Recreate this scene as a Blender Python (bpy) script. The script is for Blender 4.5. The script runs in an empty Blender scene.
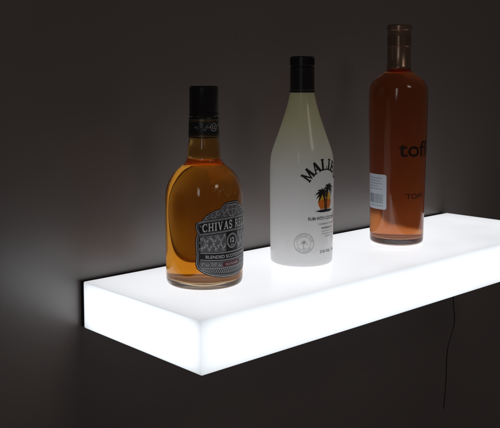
import bpy, bmesh, math, random
import numpy as np
from mathutils import Vector, Matrix
random.seed(4)
C = bpy.context.scene.collection
S = 1.3
PI = math.pi
# ---------------- survey: camera and room dimensions solved from measured corners of the photograph ----------------
D0 = 0.20
def basis(yaw, pitch, roll):
    f = np.array([math.sin(yaw)*math.cos(pitch), math.cos(yaw)*math.cos(pitch), -math.sin(pitch)])
    r = np.array([math.cos(yaw), -math.sin(yaw), 0.0]); u = np.cross(r, f)
    c, s = math.cos(roll), math.sin(roll)
    return c*r+s*u, -s*r+c*u, f
def proj(p, P):
    r, u, f = basis(p[3], p[4], p[5]); d = np.array(P)-p[:3]; w = d@f
    return np.array([250+p[6]*1000*(d@r)/w, p[7]*100-p[6]*1000*(d@u)/w])
BASES = [((204.3,282.0),(204.2,86)), ((301.5,261.2),(302.1,56.5)), ((396.4,241.6),(399.3,25.5))]
def resid(p):
    T_, L_ = p[8], p[9]; s = p[10:14]
    obs = [((0,0,0),(83,281),1),((0,0,-T_),(84,328),1),((0,-D0,0),(201,322),1),((0,-D0,-T_),(202,376),1),
           ((s[0],-D0,0),(500,243),1),((s[1],-D0,-T_),(500,283),1),((s[2],0,0),(345,233),.7),((L_,0,0),(447,213),.5),((L_,-s[3],0),(500,221),.5)]
    for i, (b, t) in enumerate(BASES):
        x, y, h = p[14+3*i:17+3*i]
        obs += [((x,y,0),b,1),((x,y,h),t,.8)]
    e = []
    for P, q, w in obs: e += list(w*(proj(p,P)-np.array(q)))
    e += [p[5]*120, (p[7]-1.8)*2.0]
    return np.array(e)
p = np.array([-.44111,-.73876,.20917,.74892,.15981,0,.80309,2.14,.05193,.68926,.5126,.51594,.43166,.09766,.0973,-.0875,.2,.25,-.086,.22,.437,-.087,.24])
lam = 1e-2; e = resid(p)
for it in range(300):
    J = np.zeros((len(e), len(p)))
    for k in range(len(p)):
        q = p.copy(); q[k] += 1e-6; J[:, k] = (resid(q)-e)/1e-6
    H = J.T@J; st = np.linalg.solve(H+lam*np.diag(np.diag(H)+1e-9), -J.T@e); q = p+st; e2 = resid(q)
    if e2@e2 < e@e: p, e = q, e2; lam = max(lam*.5, 1e-9)
    else: lam = min(lam*3, 1e6)
R_, U_, F_ = basis(p[3], p[4], p[5]); FP = p[6]*1000; CP = p[:3]
def on_plane_y(x, y, yy):
    d = F_+(x-250)/FP*R_-(y-p[7]*100)/FP*U_; t = (yy-CP[1])/d[1]; return CP+t*d
SPOT = [(float(p[14+3*i]), float(p[15+3*i])) for i in range(3)]
D, T, L = D0*S, float(p[8])*S, float(p[9])*S          # shelf depth, thickness, length
GAP = 0.010                                     # mounting frame between shelf and wall

# ------------------------------------------------------------------ helpers
def link(name, bm, m, parent=None, smooth=True, ang=35):
    me = bpy.data.meshes.new(name); bm.to_mesh(me); bm.free()
    if smooth:
        me.shade_smooth(); me.set_sharp_from_angle(angle=math.radians(ang))
    for mm in (m if isinstance(m, (list, tuple)) else [m]): me.materials.append(mm)
    o = bpy.data.objects.new(name, me); C.objects.link(o)
    if parent: o.parent = parent
    return o
def thing(name, label, cat, loc=(0,0,0)):
    o = bpy.data.objects.new(name, None); C.objects.link(o); o.location = loc
    o.empty_display_size = .02
    o['label'] = label; o['category'] = cat
    return o
def mat(name, col=(.8,.8,.8), rough=.5, metal=0, spec=.5, **kw):
    m = bpy.data.materials.new(name); m.use_nodes = True
    b = m.node_tree.nodes['Principled BSDF']
    b.inputs['Base Color'].default_value = (*col, 1); b.inputs['Roughness'].default_value = rough
    b.inputs['Metallic'].default_value = metal; b.inputs['Specular IOR Level'].default_value = spec
    for k, v in kw.items(): b.inputs[k.replace('_', ' ')].default_value = v
    return m
def add_noise(m, scale=60, amount=.25, bump=0., bscale=200, detail=4):
    nt = m.node_tree; b = nt.nodes['Principled BSDF']
    tc = nt.nodes.new('ShaderNodeTexCoord'); n = nt.nodes.new('ShaderNodeTexNoise')
    n.inputs['Scale'].default_value = scale; n.inputs['Detail'].default_value = detail
    nt.links.new(tc.outputs['Object'], n.inputs['Vector'])
    c = b.inputs['Base Color'].default_value[:3]
    mx = nt.nodes.new('ShaderNodeMix'); mx.data_type = 'RGBA'
    mx.inputs[6].default_value = (*[v*(1-amount) for v in c], 1); mx.inputs[7].default_value = (*[min(1, v*(1+amount)) for v in c], 1)
    nt.links.new(n.outputs['Fac'], mx.inputs[0]); nt.links.new(mx.outputs[2], b.inputs['Base Color'])
    if bump:
        n2 = nt.nodes.new('ShaderNodeTexNoise'); n2.inputs['Scale'].default_value = bscale; n2.inputs['Detail'].default_value = 5
        nt.links.new(tc.outputs['Object'], n2.inputs['Vector'])
        bp = nt.nodes.new('ShaderNodeBump'); bp.inputs['Strength'].default_value = bump; bp.inputs['Distance'].default_value = .001
        nt.links.new(n2.outputs['Fac'], bp.inputs['Height']); nt.links.new(bp.outputs['Normal'], b.inputs['Normal'])
    return m

def pchip(rows):
    zs = [a for a, b in rows]; rs = [b for a, b in rows]; n = len(zs)
    h = [zs[i+1]-zs[i] for i in range(n-1)]; d = [(rs[i+1]-rs[i])/h[i] for i in range(n-1)]
    m = [0]*n; m[0] = d[0]; m[-1] = d[-1]
    for i in range(1, n-1):
        if d[i-1]*d[i] > 0:
            w1 = 2*h[i]+h[i-1]; w2 = h[i]+2*h[i-1]
            m[i] = (w1+w2)/(w1/d[i-1]+w2/d[i])
    def f(z):
        if z <= zs[0]: return rs[0]
        if z >= zs[-1]: return rs[-1]
        i = max(k for k in range(n-1) if zs[k] <= z)
        t = (z-zs[i])/h[i]; t2, t3 = t*t, t*t*t
        return (2*t3-3*t2+1)*rs[i]+(t3-2*t2+t)*h[i]*m[i]+(-2*t3+3*t2)*rs[i+1]+(t3-t2)*h[i]*m[i+1]
    return f
# bottle silhouettes were measured off the photograph: (row, half width) -> (height above shelf, radius) in metres
def silhouette(k, rows):
    out = []
    for y, hw in rows:
        lo, hi = -.05, .6
        for _ in range(40):
            m = (lo+hi)/2
            if proj(p, (*SPOT[k], m))[1] > y: lo = m
            else: hi = m
        dep = (np.array([*SPOT[k], lo])-CP)@F_
        out.append((lo*S, float(hw*dep/FP*S)))
    return sorted(out)

def lathe(bm, prof, seg=96, wob=0):
    """surface of revolution; rows flagged with a third value get the slight unevenness of moulded glass"""
    rings = []
    for row in prof:
        r, z = row[0], row[1]; a_ = wob if len(row) > 2 else 0
        if r < 1e-6: rings.append([bm.verts.new((0, 0, z))])
        else:
            ring_ = []
            for t in range(seg):
                th = t*math.tau/seg
                q = r+a_*(math.sin(2*th+1+z*38)+.6*math.sin(5*th+z*85)+.35*math.sin(9*th-z*60))
                ring_.append(bm.verts.new((q*math.sin(th), -q*math.cos(th), z)))
            rings.append(ring_)
    for a, c in zip(rings, rings[1:]):
        for t in range(seg):
            u = (t+1) % seg
            if len(a) == 1 and len(c) == 1: continue
            if len(a) == 1: bm.faces.new((a[0], c[u], c[t]))
            elif len(c) == 1: bm.faces.new((a[t], a[u], c[0]))
            else: bm.faces.new((a[t], a[u], c[u], c[t]))
    return bm
def span(f, z0, z1, n, off=0): return [(f(z0+(z1-z0)*i/n)+off, z0+(z1-z0)*i/n) for i in range(n+1)]
def corner(R, z, rad, up=True, n=6):            # rounded outer base corner from flat bottom to the wall
    return [(R-rad+rad*math.sin(a*PI/2/n), z+rad-rad*math.cos(a*PI/2/n)) for a in range(n+1)]

# --- flat artwork in millimetres, later wrapped round a bottle
def poly(bm, pts, z=0):
    f = bm.faces.new([bm.verts.new((x, y, z)) for x, y in pts])
    bmesh.ops.triangulate(bm, faces=[f])
def ribbon(bm, pts, w, z=0):
    n = len(pts); ws = w if isinstance(w, (list, tuple)) else [w]*n
    Ls = []
    for i, (x, y) in enumerate(pts):
        a = Vector(pts[max(i-1, 0)]); b = Vector(pts[min(i+1, n-1)])
        if 0 < i < n-1:
            d1 = (Vector(pts[i])-a).normalized(); d2 = (b-Vector(pts[i])).normalized()
            t = (d1+d2); t = t.normalized() if t.length > 1e-6 else d1
            k = 1/max(.55, t.dot(d1))
        else: t = (b-a).normalized(); k = 1
        nx, ny = -t.y*ws[i]/2*k, t.x*ws[i]/2*k
        Ls.append((bm.verts.new((x+nx, y+ny, z)), bm.verts.new((x-nx, y-ny, z))))
    for (a, b), (c, d) in zip(Ls, Ls[1:]): bm.faces.new((a, b, d, c))
def arc(cx, cy, rx, ry, a0, a1, n=14):
    return [(cx+rx*math.cos(math.radians(a0+(a1-a0)*i/n)), cy+ry*math.sin(math.radians(a0+(a1-a0)*i/n))) for i in range(n+1)]
def ring(bm, cx, cy, r, w, z=0, n=48): ribbon(bm, arc(cx, cy, r, r, 0, 360, n), w, z)
def curl(bm, x, y, s, flip=1, rot=0, w=.5, z=0):
    pts = []
    for i in range(22):
        t = i/21; a = rot+flip*t*5.2; r = s*(1-t)**.8
        pts.append((x+r*math.cos(a), y+r*math.sin(a)))
    ribbon(bm, pts, [w*(1-.6*i/21) for i in range(22)], z)

_tc = {}
def text_mesh(s, bold):
    k = (s, bold)
    if k not in _tc:
        cu = bpy.data.curves.new('lettering', 'FONT'); cu.body = s; cu.size = 1; cu.offset = bold
        cu.align_x = 'CENTER'; cu.align_y = 'CENTER'; cu.resolution_u = 4
        o = bpy.data.objects.new('lettering', cu); C.objects.link(o)
        bpy.context.view_layer.update()
        me = bpy.data.meshes.new_from_object(o.evaluated_get(bpy.context.evaluated_depsgraph_get()))
        C.objects.unlink(o); bpy.data.objects.remove(o)
        vs = [v.co.copy() for v in me.vertices]; fs = [tuple(q.vertices) for q in me.polygons]
        x0 = min(v.x for v in vs); x1 = max(v.x for v in vs); y0 = min(v.y for v in vs); y1 = max(v.y for v in vs)
        vs = [Vector((v.x-(x0+x1)/2, v.y-(y0+y1)/2, 0)) for v in vs]
        _tc[k] = (vs, fs, x1-x0, y1-y0)
    return _tc[k]
def text(bm, s, x, y, h, width=None, bold=.0, rot=0, z=0):
    """a line of lettering, h high overall, optionally fitted to a width"""
    vs, fs, w0, h0 = text_mesh(s, bold)
    k = h/h0; kx = width/w0 if width else k
    c, sn = math.cos(rot), math.sin(rot)
    nv = []
    for v in vs:
        a, b = v.x*kx, v.y*k
        nv.append(bm.verts.new((x+a*c-b*sn, y+a*sn+b*c, z)))
    seen = set()
    for f in fs:
        key = frozenset((round(vs[i].x, 5), round(vs[i].y, 5)) for i in f)
        if key in seen: continue
        seen.add(key)
        try: bm.faces.new([nv[i] for i in f])
        except ValueError: pass
def arctext(bm, s, cx, cy, r, h, a0, a1, bold=0, under=False):
    n = len(s)
    for i, ch in enumerate(s):
        if ch == ' ': continue
        a = math.radians(a0+(a1-a0)*(i+.5)/n)
        text(bm, ch, cx+r*math.cos(a), cy+r*math.sin(a), h, None, bold, a+PI/2 if under else a-PI/2)

# slab-serif capitals drawn as strokes in a unit box: (points, width)
A_ = lambda *k: arc(*k)
GL = {
 'M': (1.06, [([(.15,0),(.15,1)],.15), ([(.15,.95),(.53,.12),(.91,.95)],.15), ([(.91,0),(.91,1)],.22), ([(0,.05),(.32,.05)],.1), ([(.72,.05),(1.06,.05)],.1), ([(0,.95),(.25,.95)],.1), ([(.83,.95),(1.06,.95)],.1)]),
 'A': (.98, [([(.16,0),(.47,1)],.12), ([(.47,1),(.80,0)],.23), ([(.24,.33),(.7,.33)],.1), ([(0,.05),(.32,.05)],.1), ([(.62,.05),(.98,.05)],.1)]),
 'L': (.8, [([(.2,0),(.2,1)],.22), ([(0,.95),(.42,.95)],.1), ([(0,.05),(.76,.05)],.1), ([(.74,0),(.74,.32)],.09)]),
 'I': (.46, [([(.23,0),(.23,1)],.22), ([(0,.95),(.46,.95)],.1), ([(0,.05),(.46,.05)],.1)]),
 'B': (.84, [([(.2,0),(.2,1)],.22), ([(0,.95),(.45,.95)]+A_(.45,.74,.24,.21,90,-90,8)+[(.2,.53)],.13), ([(.3,.5),(.5,.5)]+A_(.5,.275,.26,.225,90,-90,8)+[(0,.05)],.13)]),
 'U': (1.0, [([(.2,1),(.2,.35)]+A_(.5,.33,.3,.28,180,360,10)+[(.8,1)],.19), ([(0,.95),(.4,.95)],.1), ([(.62,.95),(1.0,.95)],.1)]),
 'C': (.86, [(A_(.48,.5,.38,.45,50,310,18),[.1]*4+[.19]*11+[.1]*4), ([(.76,.66),(.76,.98)],.09), ([(.76,.02),(.76,.3)],.07)]),
 'H': (.98, [([(.2,0),(.2,1)],.2), ([(.78,0),(.78,1)],.2), ([(.2,.5),(.78,.5)],.1), ([(0,.95),(.4,.95)],.09), ([(.58,.95),(.98,.95)],.09), ([(0,.05),(.4,.05)],.09), ([(.58,.05),(.98,.05)],.09)]),
 'V': (.96, [([(.18,1),(.48,0)],.22), ([(.48,0),(.78,1)],.11), ([(0,.95),(.36,.95)],.09), ([(.62,.95),(.96,.95)],.09)]),
 'S': (.72, [(A_(.36,.73,.25,.22,30,270,12)+A_(.36,.28,.27,.23,90,-150,12)[1:],.17), ([(.62,.68),(.62,.97)],.08), ([(.08,.04),(.08,.34)],.08)]),
 'R': (.92, [([(.2,0),(.2,1)],.2), ([(0,.95),(.48,.95)]+A_(.48,.72,.24,.23,90,-90,8)+[(.2,.49)],.12), ([(.45,.5),(.8,.03)],.18), ([(0,.05),(.4,.05)],.09), ([(.72,.05),(.95,.05)],.09)]),
 'E': (.8, [([(.2,0),(.2,1)],.2), ([(0,.95),(.74,.95)],.1), ([(0,.05),(.76,.05)],.1), ([(.2,.5),(.56,.5)],.1), ([(.72,.7),(.72,1)],.08), ([(.74,0),(.74,.32)],.08), ([(.56,.38),(.56,.62)],.07)]),
 'G': (.92, [(A_(.48,.5,.38,.45,50,350,20),[.1]*4+[.19]*12+[.12]*5), ([(.82,.05),(.82,.45)],.16), ([(.62,.45),(.98,.45)],.09), ([(.76,.66),(.76,.98)],.08)]),
}
def slab(bm, ch, x, y, h, rot=0, kx=1, heavy=1):
    w, strokes = GL[ch]; c, sn = math.cos(rot), math.sin(rot)
    for i, (pts, sw) in enumerate(strokes):
        tmp = bmesh.new(); ribbon(tmp, pts, [q*heavy for q in sw] if isinstance(sw, list) else sw*heavy, 0)
        mp = {}
        for v in tmp.verts:
            a, d = (v.co.x-w/2)*h*kx, (v.co.y-.5)*h
            mp[v] = bm.verts.new((x+a*c-d*sn, y+a*sn+d*c, i*.03))
        for f in tmp.faces: bm.faces.new([mp[v] for v in f.verts])
        tmp.free()
    return w*h*kx

def wrap(bm, f, R, a0, z0, off, name, m, parent, step=2.5, ystep=8, bend=0):
    """artwork in mm -> surface of a bottle whose radius at height z is f(z)"""
    xs = [v.co.x for v in bm.verts]; ys = [v.co.y for v in bm.verts]
    k = math.ceil(min(xs)/step)
    while k*step < max(xs):
        bmesh.ops.bisect_plane(bm, geom=bm.verts[:]+bm.edges[:]+bm.faces[:], plane_co=(k*step, 0, 0), plane_no=(1, 0, 0), dist=1e-5); k += 1
    k = math.ceil(min(ys)/ystep)
    while k*ystep < max(ys):
        bmesh.ops.bisect_plane(bm, geom=bm.verts[:]+bm.edges[:]+bm.faces[:], plane_co=(0, k*ystep, 0), plane_no=(0, 1, 0), dist=1e-5); k += 1
    bm.normal_update()
    for fc in bm.faces:
        if fc.normal.z < 0: fc.normal_flip()
    for v in bm.verts:
        if bend:                                  # upper bands arch, lower ribbons sag; the label sits a hair askew
            w_ = max(-1.2, min(1, (v.co.y+4)/14)); v.co.y += bend*w_*(.5-(v.co.x/50)**2)+.03*v.co.x
        z = z0+v.co.y/1000; a = a0+v.co.x/1000/R; r = f(z)+off+v.co.z/1000
        v.co = (r*math.sin(a), -r*math.cos(a), z)
    return link(name, bm, m, parent, smooth=False)

# ------------------------------------------------------------------ materials
def glass(name, col=(1,1,1), rough=0.0, ior=1.47):
    return mat(name, col, rough, Transmission_Weight=1.0, IOR=ior)
def liquid(name, col, density, haze, hazecol, tint, rough=0, ior=1.36):
    """absorbing liquid with a trace of haze that lets the light of the shelf glow through it"""
    m = mat(name, tint, rough, Transmission_Weight=1.0, IOR=ior)
    nt = m.node_tree; v = nt.nodes.new('ShaderNodeVolumeAbsorption')
    v.inputs['Color'].default_value = (*col, 1); v.inputs['Density'].default_value = density
    out = nt.nodes['Material Output']
    nt.links.new(v.outputs[0], out.inputs['Volume'])
    tr = nt.nodes.new('ShaderNodeBsdfTranslucent'); tr.inputs['Color'].default_value = (*hazecol, 1)
    mx = nt.nodes.new('ShaderNodeMixShader'); mx.inputs[0].default_value = haze
    nt.links.new(nt.nodes['Principled BSDF'].outputs[0], mx.inputs[1]); nt.links.new(tr.outputs[0], mx.inputs[2])
    nt.links.new(mx.outputs[0], out.inputs['Surface'])
    return m
m_clear = glass('clear_glass')
m_whisky = liquid('amber_whisky', (.99,.76,.08), 34, .24, (1,.5,.05), (1,.76,.36), .05)
m_toffee = liquid('toffee_spirit', (.93,.5,.05), 22, .3, (.95,.31,.07), (1,.7,.4), .14)
m_black = mat('black_cap_plastic', (.012,.011,.011), .3); add_noise(m_black, 300, .3, .1, 900)
m_bronze = mat('copper_foil', (.34,.225,.16), .26, .8); add_noise(m_bronze, 80, .25, .1, 300)
m_gold = mat('gold_foil', (.6,.42,.16), .3, .9)
m_silver = mat('silver_ink', (.74,.74,.76), .4, .1); add_noise(m_silver, 500, .12)
m_grey = mat('grey_label_print', (.17,.17,.18), .45, .1); add_noise(m_grey, 700, .5)
m_dark = mat('black_label_print', (.014,.014,.016), .4); add_noise(m_dark, 300, .3)
m_white = mat('white_label_paper', (.66,.71,.78), .5); add_noise(m_white, 400, .05)
m_ink = mat('black_ink', (.015,.013,.012), .45)
m_inkgrey = mat('grey_ink', (.12,.12,.11), .5)
m_faint = mat('faint_blue_print', (.26,.29,.34), .5)
m_seal = mat('pale_grey_ink', (.3,.3,.28), .5)
m_yellow = mat('yellow_ink', (.9,.5,.03), .5)
m_orange = mat('orange_ink', (.85,.2,.01), .5)
m_red = mat('dark_red_ink', (.12,.008,.012), .5)
m_maroon = mat('dark_maroon_ink', (.02,.006,.005), .4)
m_cable = mat('black_cable_rubber', (.01,.01,.01), .5)
m_frame = mat('dark_frame_metal', (.015,.013,.012), .5); add_noise(m_frame, 200, .3)
# milk-white bottle wall: half reflecting, half passing the light that enters through the base; creamier up the neck
m_malibu = mat('translucent_white_glass', (.96,.96,.92), .16, Coat_Weight=.3, Coat_Roughness=.05)
nt = m_malibu.node_tree; tr = nt.nodes.new('ShaderNodeBsdfTranslucent')
tc = nt.nodes.new('ShaderNodeTexCoord'); sx = nt.nodes.new('ShaderNodeSeparateXYZ'); nt.links.new(tc.outputs['Object'], sx.inputs[0])
for tgt, ca, cb in ((tr.inputs['Color'], (1,.998,.99), (1,.995,.72)), (nt.nodes['Principled BSDF'].inputs['Base Color'], (.985,.985,.985), (.95,.94,.62))):
    mr = nt.nodes.new('ShaderNodeMapRange'); mr.inputs['From Min'].default_value = .14; mr.inputs['From Max'].default_value = .22
    nt.links.new(sx.outputs[2], mr.inputs['Value'])
    mc = nt.nodes.new('ShaderNodeMix'); mc.data_type = 'RGBA'; mc.inputs[6].default_value = (*ca,1); mc.inputs[7].default_value = (*cb,1)
    nt.links.new(mr.outputs[0], mc.inputs[0]); nt.links.new(mc.outputs[2], tgt)
mx = nt.nodes.new('ShaderNodeMixShader'); mx.inputs[0].default_value = .5
nt.links.new(nt.nodes['Principled BSDF'].outputs[0], mx.inputs[1]); nt.links.new(tr.outputs[0], mx.inputs[2])
nt.links.new(mx.outputs[0], nt.nodes['Material Output'].inputs['Surface'])

def acrylic(name, strength, amount, edge=None, col=(.9,.95,1)):
    """opal acrylic lit from inside; the light fades a little towards the box edges"""
    m = mat(name, (.4,.41,.43), .14)
    nt = m.node_tree; b = nt.nodes['Principled BSDF']; N = nt.nodes.new; K = nt.links.new
    tc = N('ShaderNodeTexCoord'); n = N('ShaderNodeTexNoise'); n.inputs['Scale'].default_value = 5
    K(tc.outputs['Object'], n.inputs['Vector'])
    mr = N('ShaderNodeMapRange'); mr.inputs['From Min'].default_value = .3; mr.inputs['From Max'].default_value = .7
    mr.inputs['To Min'].default_value = strength*(1-amount); mr.inputs['To Max'].default_value = strength*(1+amount)
    K(n.outputs['Fac'], mr.inputs['Value'])
    last = mr.outputs[0]
    sx = N('ShaderNodeSeparateXYZ'); K(tc.outputs['Object'], sx.inputs[0])
    def mth(op, a, bb=None):
        q = N('ShaderNodeMath'); q.operation = op
        for i, v in enumerate((a, bb)):
            if v is None: continue
            if isinstance(v, (int, float)): q.inputs[i].default_value = v
            else: K(v, q.inputs[i])
        return q.outputs[0]
    for axis, lo, hi, pw, amt in (edge or []):
        t = mth('ABSOLUTE', mth('DIVIDE', mth('SUBTRACT', sx.outputs[axis], (lo+hi)/2), (hi-lo)/2))
        k = mth('SUBTRACT', 1.0, mth('MULTIPLY', mth('POWER', t, pw), amt))
        last = mth('MULTIPLY', last, k)
    b.inputs['Emission Color'].default_value = (*col,1)
    K(last, b.inputs['Emission Strength'])
    return m
m_top = acrylic('lit_acrylic_top', .88, .08, [(0, 0, L, 24, .16), (1, -D, 0, 8, .14)], (.95,.965,1))
m_side = acrylic('lit_acrylic_front', 1.22, .06, [(2, 0, T, 4, .32), (0, 0, L, 30, .22)])
m_end = acrylic('lit_acrylic_end', 1.42, .06, [(2, 0, T, 4, .42), (1, -D, 0, 8, .38)], (.9,.95,1))
m_under = acrylic('acrylic_underside', .22, .1)  # weak glow added to the underside to lift the wall below the shelf

m_wall = mat('dark_satin_wall_paint', (.17,.142,.13), .5, spec=.5, Coat_Weight=.9, Coat_Roughness=.3, Coat_IOR=1.68); add_noise(m_wall, 3.0, .14, .22, 160, 8)

# ------------------------------------------------------------------ wall
bm = bmesh.new()
vs = [bm.verts.new(v) for v in ((-3,GAP,-2),(5,GAP,-2),(5,GAP,2.5),(-3,GAP,2.5))]
bm.faces.new(vs)
o = link('wall', bm, m_wall, None, False); o['kind'] = 'structure'; o['label'] = 'dark taupe painted wall behind the glowing shelf'; o['category'] = 'wall'

# ------------------------------------------------------------------ shelf
sh = thing('lit_shelf', 'long glowing white acrylic wall shelf carrying three bottles', 'shelf', (0, 0, -T))
def box(x0, x1, y0, y1, z0, z1, bev=0, seg=3):
    bm = bmesh.new(); bmesh.ops.create_cube(bm, size=1)
    for v in bm.verts: v.co = ((x0+x1)/2+v.co.x*(x1-x0), (y0+y1)/2+v.co.y*(y1-y0), (z0+z1)/2+v.co.z*(z1-z0))
    if bev: bmesh.ops.bevel(bm, geom=bm.edges[:], offset=bev, segments=seg, affect='EDGES', profile=.5)
    return bm
bm = box(0, L, -D, 0, 0, T, .0022)
bm.normal_update()
for f in bm.faces: f.material_index = 0 if f.normal.z > .75 else (2 if f.normal.z < -.9 else (3 if abs(f.normal.x) > .8 else 1))
link('diffuser_body', bm, [m_top, m_side, m_under, m_end], sh, True, 60)
link('mounting_frame', box(.002, L-.002, .0005, GAP-.0005, .001, T-.001), m_frame, sh, False)

# cable hanging from the underside of the shelf
spots = [(453,295),(453.5,309),(455.5,322),(450,338),(446.5,352),(446.5,375),(445,394),(443.5,409)]
pts = [on_plane_y(x, y, -.04) for x, y in spots]
pts = [np.array([pts[0][0], -.04, -T/S-.001])]+[q for q in pts if q[2] < -T/S-.01]
cu = bpy.data.curves.new('power_cable', 'CURVE'); cu.dimensions = '3D'
sp = cu.splines.new('NURBS'); sp.points.add(len(pts)-1)
for i, q in enumerate(pts): sp.points[i].co = (q[0]*S, q[1]*S, q[2]*S, 1)
sp.use_endpoint_u = True; sp.order_u = 4; cu.bevel_depth = .0010; cu.bevel_resolution = 3; cu.resolution_u = 8
t = bpy.data.objects.new('tmp', cu); C.objects.link(t); bpy.context.view_layer.update()
me = bpy.data.meshes.new_from_object(t.evaluated_get(bpy.context.evaluated_depsgraph_get())); bpy.data.objects.remove(t)
me.materials.clear(); me.materials.append(m_cable); me.name = 'power_cable'
o = bpy.data.objects.new('power_cable', me); C.objects.link(o)
o['label'] = 'thin black cable hanging down below the right end of the shelf'; o['category'] = 'cable'

# ------------------------------------------------------------------ bottle builder
def glass_and_liquid(root, f, ztop, zfill, wall_t, floor_t, m_liq, rad=.006, wob=0):
    R = f(0)
    outer = [(0, .003), (R*.55, .0026), (R*.82, .0008)] + corner(R, 0.0004, rad)
    outer += span(f, rad+.001, ztop, 90)
    inner = [(r-wall_t, z, 1) for r, z in span(f, floor_t+.008, ztop-.012, 80)][::-1]
    Ri = f(floor_t)-wall_t
    cav = [(Ri-.008+.008*math.cos(a*PI/2/6), floor_t+.008-.008*math.sin(a*PI/2/6), 1) for a in range(1, 7)]
    prof = outer+[(f(ztop)-wall_t*.5, ztop+.001), (f(ztop)-wall_t, ztop)]+inner+cav+[(Ri*.5, floor_t+.0015, 1), (0, floor_t+.003)]
    g = link('glass_body', lathe(bmesh.new(), prof, 128, wob), m_clear, root, True, 50)
    e = .00025
    lp = [(0, floor_t+.003-e), (Ri*.5, floor_t+.0015-e, 1)] + [(r+e*.7, z-e*.7, 1) for r, z, _ in cav[::-1]]
    lp += [(f(z)-wall_t+e, z, 1) for z in [floor_t+.008+(zfill-floor_t-.008)*i/70 for i in range(71)]]
    lp += [(0, zfill)]
    link('liquid', lathe(bmesh.new(), lp, 128, wob), m_liq, root, True, 50)
    return g

# ================================================================== 1 whisky
W = thing('whisky_bottle', 'amber whisky bottle with black cap and ornate black and silver label', 'bottle', (SPOT[0][0]*S, SPOT[0][1]*S, .0002))
rows = silhouette(0, [(86,14),(116,14.3),(137,14.8),(148,16.5),(158,17),(163,19.5),(168,25.5),(175,32),(183,36.4),(192,38.6),(202,39.1),(240,38.7),(270,38.3),(283,37.8)])
fW = pchip(rows); zW = lambda y: silhouette(0, [(y, 1)])[0][0]
glass_and_liquid(W, fW, zW(112), zW(133), .0028, .008, m_whisky, .006, .0006)
r = fW(zW(100))+.0006
def cap(prof): return lathe(bmesh.new(), prof)
z0, z1 = zW(116), zW(86)
c = link('cap', cap([(0,z0-.001),(r,z0),(r+.0004,z0+.001),(r+.0004,z0+.004),(r-.0002,z0+.0046),(r-.0002,z0+.0056),(r,z0+.006),(r-.0003,z1-.002),(r-.0018,z1),(r-.006,z1+.0002),(0,z1+.0004)]), m_black, W)
zb = zW(137.5)
nb = link('neck_band', cap([(fW(zb)+.0001,zb),(fW(zb)+.0009,zb+.0004),(r+.0006,z0-.003),(r-.0002,z0-.0012),(r-.003,z0-.0011)]), m_dark, W)
g = bmesh.new()
fN = lambda z: fW(zb)+.0009+(r+.0006-fW(zb)-.0009)*(z-zb-.0004)/(z0-.003-zb-.0004)
hN = (z0-zb)*1000
w_ = 2*PI*.0215*1000*.5
for y, wd in ((2.2,.9),(hN-5,.9),(4.2,.35),(hN-7.2,.35)): ribbon(g, [(-w_+i*2, y) for i in range(int(w_)+1)], wd)
wrap(g, fN, .0215, 0, zb, .0003, 'gold_stripe', m_gold, nb)
g = bmesh.new(); ring(g, 0, hN*.5, 5.2, .7)
for s in (-1, 1):
    for k in range(4): curl(g, s*(9+k*5.5), hN*.5+(-1)**k*2, 3.4, s, k, .6)
text(g, '12', 0, hN*.5, 5, None, .02)
wrap(g, fN, .0215, 0, zb, .0003, 'neck_emblem', m_silver, nb)
# embossed crest on the shoulder glass
g = bmesh.new()
ribbon(g, [(-6,7),(6,7),(6,-1),(3.5,-6),(0,-9),(-3.5,-6),(-6,-1),(-6,7)], 1.3)
ribbon(g, [(0,6),(0,-8)], 1.0, .1); ribbon(g, [(-5,1),(5,1)], 1.0, .2)
for s in (-1,1):
    curl(g, s*12, 3, 4.8, s, 0, 1.5, .1); curl(g, s*11, -5, 3.8, -s, 1, 1.3, .3); curl(g, s*20, 0, 4, s, 2, 1.3, .2)
wrap(g, fW, .048, -.05, zW(186), .0006, 'embossed_crest', mat('gilt_embossing', (.6,.28,.06), .35, .1), W, 1.5, 2)

RW = fW(.07)
def mirror(h): return h+[(-x, y) for x, y in h[::-1] if abs(x) > 1e-6]
half = [(0,50),(9,50),(15,47),(19,42),(27,41),(35,38),(41,33),(45,29),(51,28),(53,24),(52,18),(50,14),(52,8),(53,0),(52,-20),(53,-32),(51,-38),(45,-42),(34,-46),(18,-48.5),(0,-49.5)]
zL = .068; aL = .06; BN = 3.0
g = bmesh.new(); poly(g, mirror(half))
lab = wrap(g, fW, RW, aL, zL, .0003, 'label', m_dark, W, bend=BN)
g = bmesh.new()
sc = lambda h, k, q=0: [(x*k, y*k+q) for x, y in h]
ribbon(g, mirror(sc(half,.965))+[(0,50*.965)], .8)
ribbon(g, mirror(sc(half,.925))+[(0,50*.925)], .35, .03)
ribbon(g, [(-8,45),(8,45),(8,37),(4,31),(0,29.5),(-4,31),(-8,37),(-8,45)], .9, .05)
ribbon(g, [(0,45),(0,30)], .6, .08); ribbon(g, [(-8,39),(8,39)], .6, .1)
rn = random.Random(3)
for s in (-1,1):
    curl(g, s*14, 39, 4.4, s, .5, 1.0, .05); curl(g, s*21, 36, 4, -s, 2, .9, .1); curl(g, s*29, 34, 4, s, 0, .9, .05); curl(g, s*37, 31.5, 3.2, -s, 1, .8, .1)
    curl(g, s*12, 32.5, 2.6, -s, 2, .7, .13); curl(g, s*45, 23, 2.2, s, 0, .6, .05)
for y, wd in ((28,.9),(10.5,.9),(26.5,.35),(12,.35)): ribbon(g, [(-47+i*4.7, y) for i in range(21)], wd, .06)
ring(g, 0, -2, 8.6, .9, .08); ring(g, 0, -2, 7.2, .3, .08)
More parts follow.
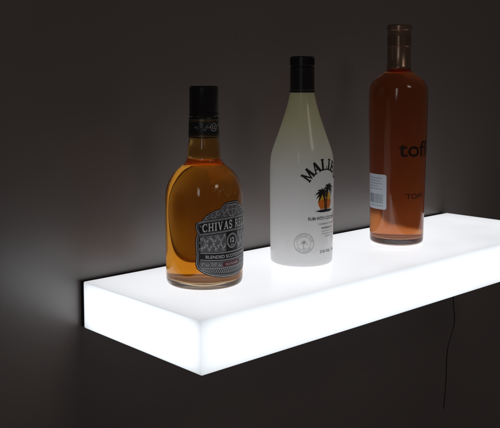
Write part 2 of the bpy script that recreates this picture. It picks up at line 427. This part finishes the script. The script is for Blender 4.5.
for s in (-1,1):
    # vine scrolls: two stems with leaves and tendrils
    for ph, y0, am in ((0, 2.5, 3.0), (2.4, -7, 3.0)):
        stem = [(s*(10.5+t*35/28), y0+am*math.sin(t*.8+ph)) for t in range(29)]
        ribbon(g, stem, .6, .04+.02*ph)
        for t in range(1, 29):
            x_, y_ = stem[t]; up = 1 if t % 2 else -1
            sz = rn.uniform(1.3, 2.3)
            if t % 3: curl(g, x_+rn.uniform(-.4,.4), y_+up*sz*1.05, sz, up*s, -up*PI/2, .5, .1+.01*(t%5))
            else:
                a_ = up*(PI/2)+rn.uniform(-.6,.6)
                ribbon(g, [(x_+math.cos(a_)*q*.75, y_+math.sin(a_)*q*.75) for q in range(6)], [.3,1.1,1.5,1.3,.7,.2], .17)
for y in (-15.5,-25): ribbon(g, [(-46+i*4.6, y) for i in range(21)], .8, .07)
for i in range(-14, 15):
    t = 1-(i/16)**2
    ribbon(g, [(i*3.1-1.6,-38-5.5*t),(i*3.1+1.6,-36.5)], .35, .02); ribbon(g, [(i*3.1+1.6,-38-5.5*t),(i*3.1-1.6,-36.5)], .35, .05)
ribbon(g, [(-46+i*4.6, -35.8) for i in range(21)], .6, .08)
for s in (-1,1):
    for k in range(5): curl(g, s*(20+k*5.4), -30.6, 2.5, s*(-1)**k, k, .6, .1)
wrap(g, fW, RW, aL, zL, .0006, 'silver_ornament', m_silver, lab, bend=BN)
# grey tinted panels behind the ornament
pan = [(0,50),(9,50),(15,47),(19,42),(27,41),(35,38),(41,33),(43,31.5)]
for pts in ([(x*.93, y*.93) for x, y in pan]+[(0,29.3)], [(-x*.93, y*.93) for x, y in pan]+[(0,29.3)],
            [(-46,9),(-10,9),(-10,-14.5),(-46,-14.5)], [(46,9),(10,9),(10,-14.5),(46,-14.5)], [(-47,-26.5),(47,-26.5),(47,-35),(-47,-35)]):
    g = bmesh.new(); poly(g, pts); wrap(g, fW, RW, aL, zL, .00045, 'grey_panel', m_grey, lab, bend=BN)
g = bmesh.new(); poly(g, [(-14,-27.8),(14,-27.8),(16,-31),(14,-34.2),(-14,-34.2),(-16,-31)])
wrap(g, fW, RW, aL, zL, .0006, 'red_plate', m_red, lab, bend=BN)
g = bmesh.new()
word = 'CHIVAS REGAL'; h = 11; kx = .7
ws = [(GL[c][0]*h*kx if c != ' ' else 3.6) for c in word]; gap = .95; tot = sum(ws)+gap*(len(word)-1); x = -tot/2
for c, w in zip(word, ws):
    if c != ' ': slab(g, c, x+w/2, 19.2, h, 0, kx)
    x += w+gap
text(g, '12', 0, -1.2, 6.2, None, .03, z=.1)
text(g, 'YEARS', 0, -7.0, 1.5, None, .01, z=.1)
text(g, 'BLENDED SCOTCH WHISKY', 0, -20.3, 4.0, 78, .0, z=.1)
wrap(g, fW, RW, aL, zL, .0008, 'label_lettering', mat('bright_silver_ink', (.9,.9,.91), .45), lab, bend=BN)
g = bmesh.new(); text(g, 'SCOTLAND', 0, -31, 3.0, 22, .0, z=.2)
wrap(g, fW, RW, aL, zL, .0008, 'small_print', m_silver, lab, bend=BN)

# ================================================================== 2 coconut rum
Mb = thing('rum_bottle', 'opaque white rum bottle with black cap, palm trees and arched name', 'bottle', (SPOT[1][0]*S, SPOT[1][1]*S, .0002))
rows = silhouette(1, [(56.5,11.5),(92,12.3),(100,13.6),(110,16.2),(120,19.3),(130,22.7),(140,26.2),(148,29),(155,30.8),(163,31.6),(175,31.8),(220,31.4),(250,31),(262,30.6)])
fM = pchip(rows); zM = lambda y: silhouette(1, [(y, 1)])[0][0]
R = fM(0)
link('bottle_body', lathe(bmesh.new(), [(R*.72,.0006),(R*.85,.0005)]+corner(R,.0003,.005)+span(fM,.0055,zM(90),110)+[(0,zM(90))]), m_malibu, Mb, True, 50)
r = fM(zM(80)); za, zc, zt = zM(92.5), zM(67), zM(56.5)
prof = [(r-.002,za),(r+.0012,za),(r+.0014,za+.001),(r+.0012,za+.003),(r+.0004,za+.0036),(r+.0004,zc-.001),(r-.0006,zc),(r-.0006,zc+.0012),(r+.0003,zc+.002),(r,zt-.0015),(r-.0015,zt),(0,zt+.0003)]
cp = link('cap', lathe(bmesh.new(), prof), m_black, Mb)
bm = bmesh.new()
for i in range(60):                        # vertical grip ribs round the cap top
    a = i*math.tau/60; M4 = Matrix.Rotation(a, 4, 'Z')
    q = bmesh.ops.create_cube(bm, size=1)['verts']
    for v in q: v.co = M4 @ Vector((v.co.x*.0008, -(r+.0003)+v.co.y*.0006, (zc+zt)/2+v.co.z*(zt-zc-.006)))
link('grip_ribs', bm, m_black, cp, False)
RM = fM(.1); zP = zM(193)
g = bmesh.new()
word = 'MALIBU'; hh = 17; rr = 38; cy = 10
wd = [GL[c][0]*hh*.86 for c in word]; tot = sum(wd)+2.2*5; a = tot/2
for c, w in zip(word, wd):
    an = (a-w/2)/rr; slab(g, c, -rr*math.sin(an), cy+rr*math.cos(an), hh, an, .86, 1.2); a -= w+2.2
wrap(g, fM, RM, 0, zP, .0003, 'brand_lettering', m_ink, Mb)
g = bmesh.new()
poly(g, arc(0,-8,14,17,0,180,24))
sun = wrap(g, fM, RM, 0, zP, .0002, 'sun_emblem', m_yellow, Mb)
g = bmesh.new()
poly(g, [(-14.5,-7)]+[(-14.5+29*i/16, -7+2.2*math.sin(i/16*PI)) for i in range(1,16)]+[(14.5,-7),(13.5,-13),(10,-19),(-10,-19),(-13.5,-13)])
wrap(g, fM, RM, 0, zP, .0003, 'sunset_band', m_orange, sun)
g = bmesh.new()
def palm(x0, y0, x1, y1, s, z):
    pts = [(x0+(x1-x0)*t+math.sin(t*PI)*(-2.2*(1 if x1>x0 else -1)), y0+(y1-y0)*t) for t in [i/10 for i in range(11)]]
    ribbon(g, pts, [2.4-1.1*i/10 for i in range(11)], z)
    for i, an in enumerate((200,165,130,95,60,25,-15,235,-50)):
        a = math.radians(an); ln = s*(1 if 0 < an < 180 else .85)
        q = []
        for k in range(9):
            t = k/8; q.append((x1+ln*t*math.cos(a), y1+ln*t*math.sin(a)-ln*.55*t*t))
        ribbon(g, q, [max(.3, 3.4*math.sin(PI*min(1,(k/8)*.85+.15))) for k in range(9)], z+.02*i)
palm(-1,-22,-7,6,13,.02); palm(2,-22,7,13,12.5,.25)
poly(g, [(-19,-22),(-10,-20),(0,-19.5),(11,-20),(19,-22),(10,-24),(-9,-24)], .01)
wrap(g, fM, RM, 0, zP, .0005, 'palm_emblem', m_ink, Mb)
g = bmesh.new()
text(g, 'RUM WITH COCONUT', 0, -33, 5.2, 60, .03)
text(g, 'CARIBBEAN LIQUEUR', 6, -42, 2.6, 38, .01)
text(g, 'BARBADOS', 6, -48, 3.2, 26, .02)
text(g, '21% VOL.', 2, -84, 4.4, 24, .02); text(g, '70 CL', 24, -84, 4.4, 13, .02)
ribbon(g, [(-8,-53),(24,-53)], .5)
text(g, 'PRODUCED AND BOTTLED', 8, -57, 2, 30, 0); text(g, 'IN BARBADOS', 8, -61, 2, 17, 0)
wrap(g, fM, RM, 0, zP, .0004, 'label_lettering', m_inkgrey, Mb)
g = bmesh.new(); cx, cyy = -36, -70
ring(g, cx, cyy, 15, .6); ring(g, cx, cyy, 10.2, .4)
arctext(g, 'IMPORTED RUM', cx, cyy, 12.6, 2.5, 172, 8, .0); arctext(g, 'CARIBBEAN', cx, cyy, 12.6, 2.5, 215, 325, .0, True)
ribbon(g, arc(cx,cyy-3,7,3,20,160,8), .5); ribbon(g, [(cx-1,cyy-6),(cx,cyy+1)], .7, .05)
for an in (20,60,100,140,180): ribbon(g, [(cx,cyy+1),(cx+4*math.cos(math.radians(an)),cyy+1+4*math.sin(math.radians(an)))], .7, .08)
text(g, '1893', cx, cyy-7.6, 2, None, .0)
wrap(g, fM, RM, 0, zP, .0004, 'round_seal', m_seal, Mb)

# ================================================================== 3 toffee spirit
Tf = thing('toffee_spirit_bottle', 'tall reddish brown spirit bottle with copper brown cap and small white sticker', 'bottle', (SPOT[2][0]*S, SPOT[2][1]*S, .0002))
rows = silhouette(2, [(25,11.5),(68,11.2),(71,12.6),(75,17.5),(79,23),(84,27.2),(90,28.8),(100,29.2),(115,29.1),(150,28.2),(200,27.0),(242,26.2)])
fT = pchip(rows); zT = lambda y: silhouette(2, [(y, 1)])[0][0]
glass_and_liquid(Tf, fT, zT(60), zT(68), .0024, .011, m_toffee, .006, .0003)
r = fT(zT(66))+.0008; za, zt = zT(69), zT(25)
h = zt-za
prof = [(r-.003,za),(r+.0002,za),(r+.0006,za+.0012),(r+.0006,za+.004),(r,za+.005),(r,za+h*.5)]
for k in range(6):
    q = za+h*(.51+.042*k); prof += [(r+.0009,q),(r+.0009,q+h*.018),(r-.0008,q+h*.023),(r-.0008,q+h*.036)]
prof += [(r+.0002,za+h*.78),(r+.0002,zt-.010),(r+.0012,zt-.009),(r+.0012,zt-.002),(r-.0005,zt),(r-.004,zt+.0002),(r-.005,zt-.0006),(0,zt-.0006)]
link('cap', lathe(bmesh.new(), prof), m_bronze, Tf)
RT = fT(.15)
g = bmesh.new(); text(g, 'toffi', 0, 0, 27, 68, .012)
wrap(g, fT, RT, -.2, zT(147), .0003, 'brand_lettering', m_maroon, Tf)
g = bmesh.new(); text(g, 'TOFFI', 0, 0, 9, 40, .01)
wrap(g, fT, RT, -.2, zT(193), .0003, 'small_lettering', m_maroon, Tf)
# sticker
aS = math.radians(-103); zS = zT(189.5)
g = bmesh.new(); w2, h2 = 24, 30
pts = []
for cx, cy, a in ((w2-4,h2-4,0),(-w2+4,h2-4,90),(-w2+4,-h2+4,180),(w2-4,-h2+4,270)): pts += arc(cx,cy,4,4,a,a+90,6)
poly(g, pts)
st = wrap(g, fT, RT, aS, zS, .0003, 'sticker', m_white, Tf)
g = bmesh.new(); x = -18; rnd = random.Random(7)
while x < 17:
    b = rnd.choice((.4,.4,.7,1.0)); ribbon(g, [(x+b/2,-20),(x+b/2,-4)], b); x += b+rnd.choice((.6,.8,1.1,1.6))
text(g, '4 740012 306518', 0, -24, 2.4, 34, .0)
for k, wv in enumerate((34,28,32,22,30)):
    y = 23-k*4.6
    x = -18
    while x < -18+wv: b = rnd.uniform(2,6); ribbon(g, [(x,y),(min(x+b,18),y)], .9); x += b+1.3
wrap(g, fT, RT, aS, zS, .0005, 'sticker_print', m_faint, st, 2.5, 12)

# ------------------------------------------------------------------ light
w = bpy.data.worlds.new("World"); bpy.context.scene.world = w; w.use_nodes = True
w.node_tree.nodes['Background'].inputs[0].default_value = (.1,.084,.08,1); w.node_tree.nodes['Background'].inputs[1].default_value = .36
def area(name, loc, target, sx, sy, e, col):
    l = bpy.data.lights.new(name, 'AREA'); l.shape = 'RECTANGLE'; l.size = sx; l.size_y = sy; l.energy = e; l.color = col
    o = bpy.data.objects.new(name, l); C.objects.link(o); o.location = loc
    o.rotation_euler = (Vector(target)-Vector(loc)).to_track_quat('-Z','Y').to_euler()
area('fill_light', (.3,-2.6,1.7), (.3,0,.1), .5, .5, 2.4, (1,.9,.82))  # added soft fill that lifts bottles and wall; stands for no known lamp
area('highlight_light', (-1.9,-1.5,.9), (.2,0,.1), .25, .9, 1.6, (.95,.95,1))  # added tall area light for streaks on the glass; no window is known there

# ------------------------------------------------------------------ camera
cam = bpy.data.cameras.new('camera'); co = bpy.data.objects.new('camera', cam); C.objects.link(co)
cam.sensor_width = 36; cam.lens = FP/500*36; cam.clip_start = .02; cam.clip_end = 50
cam.shift_y = -(214-float(p[7])*100)/500
P = CP*S
co.matrix_world = Matrix(((R_[0],U_[0],-F_[0],P[0]),(R_[1],U_[1],-F_[1],P[1]),(R_[2],U_[2],-F_[2],P[2]),(0,0,0,1)))
bpy.context.scene.camera = co
bpy.context.scene.view_settings.view_transform = 'Standard'; bpy.context.scene.view_settings.look = 'None'; bpy.context.scene.view_settings.exposure = 0
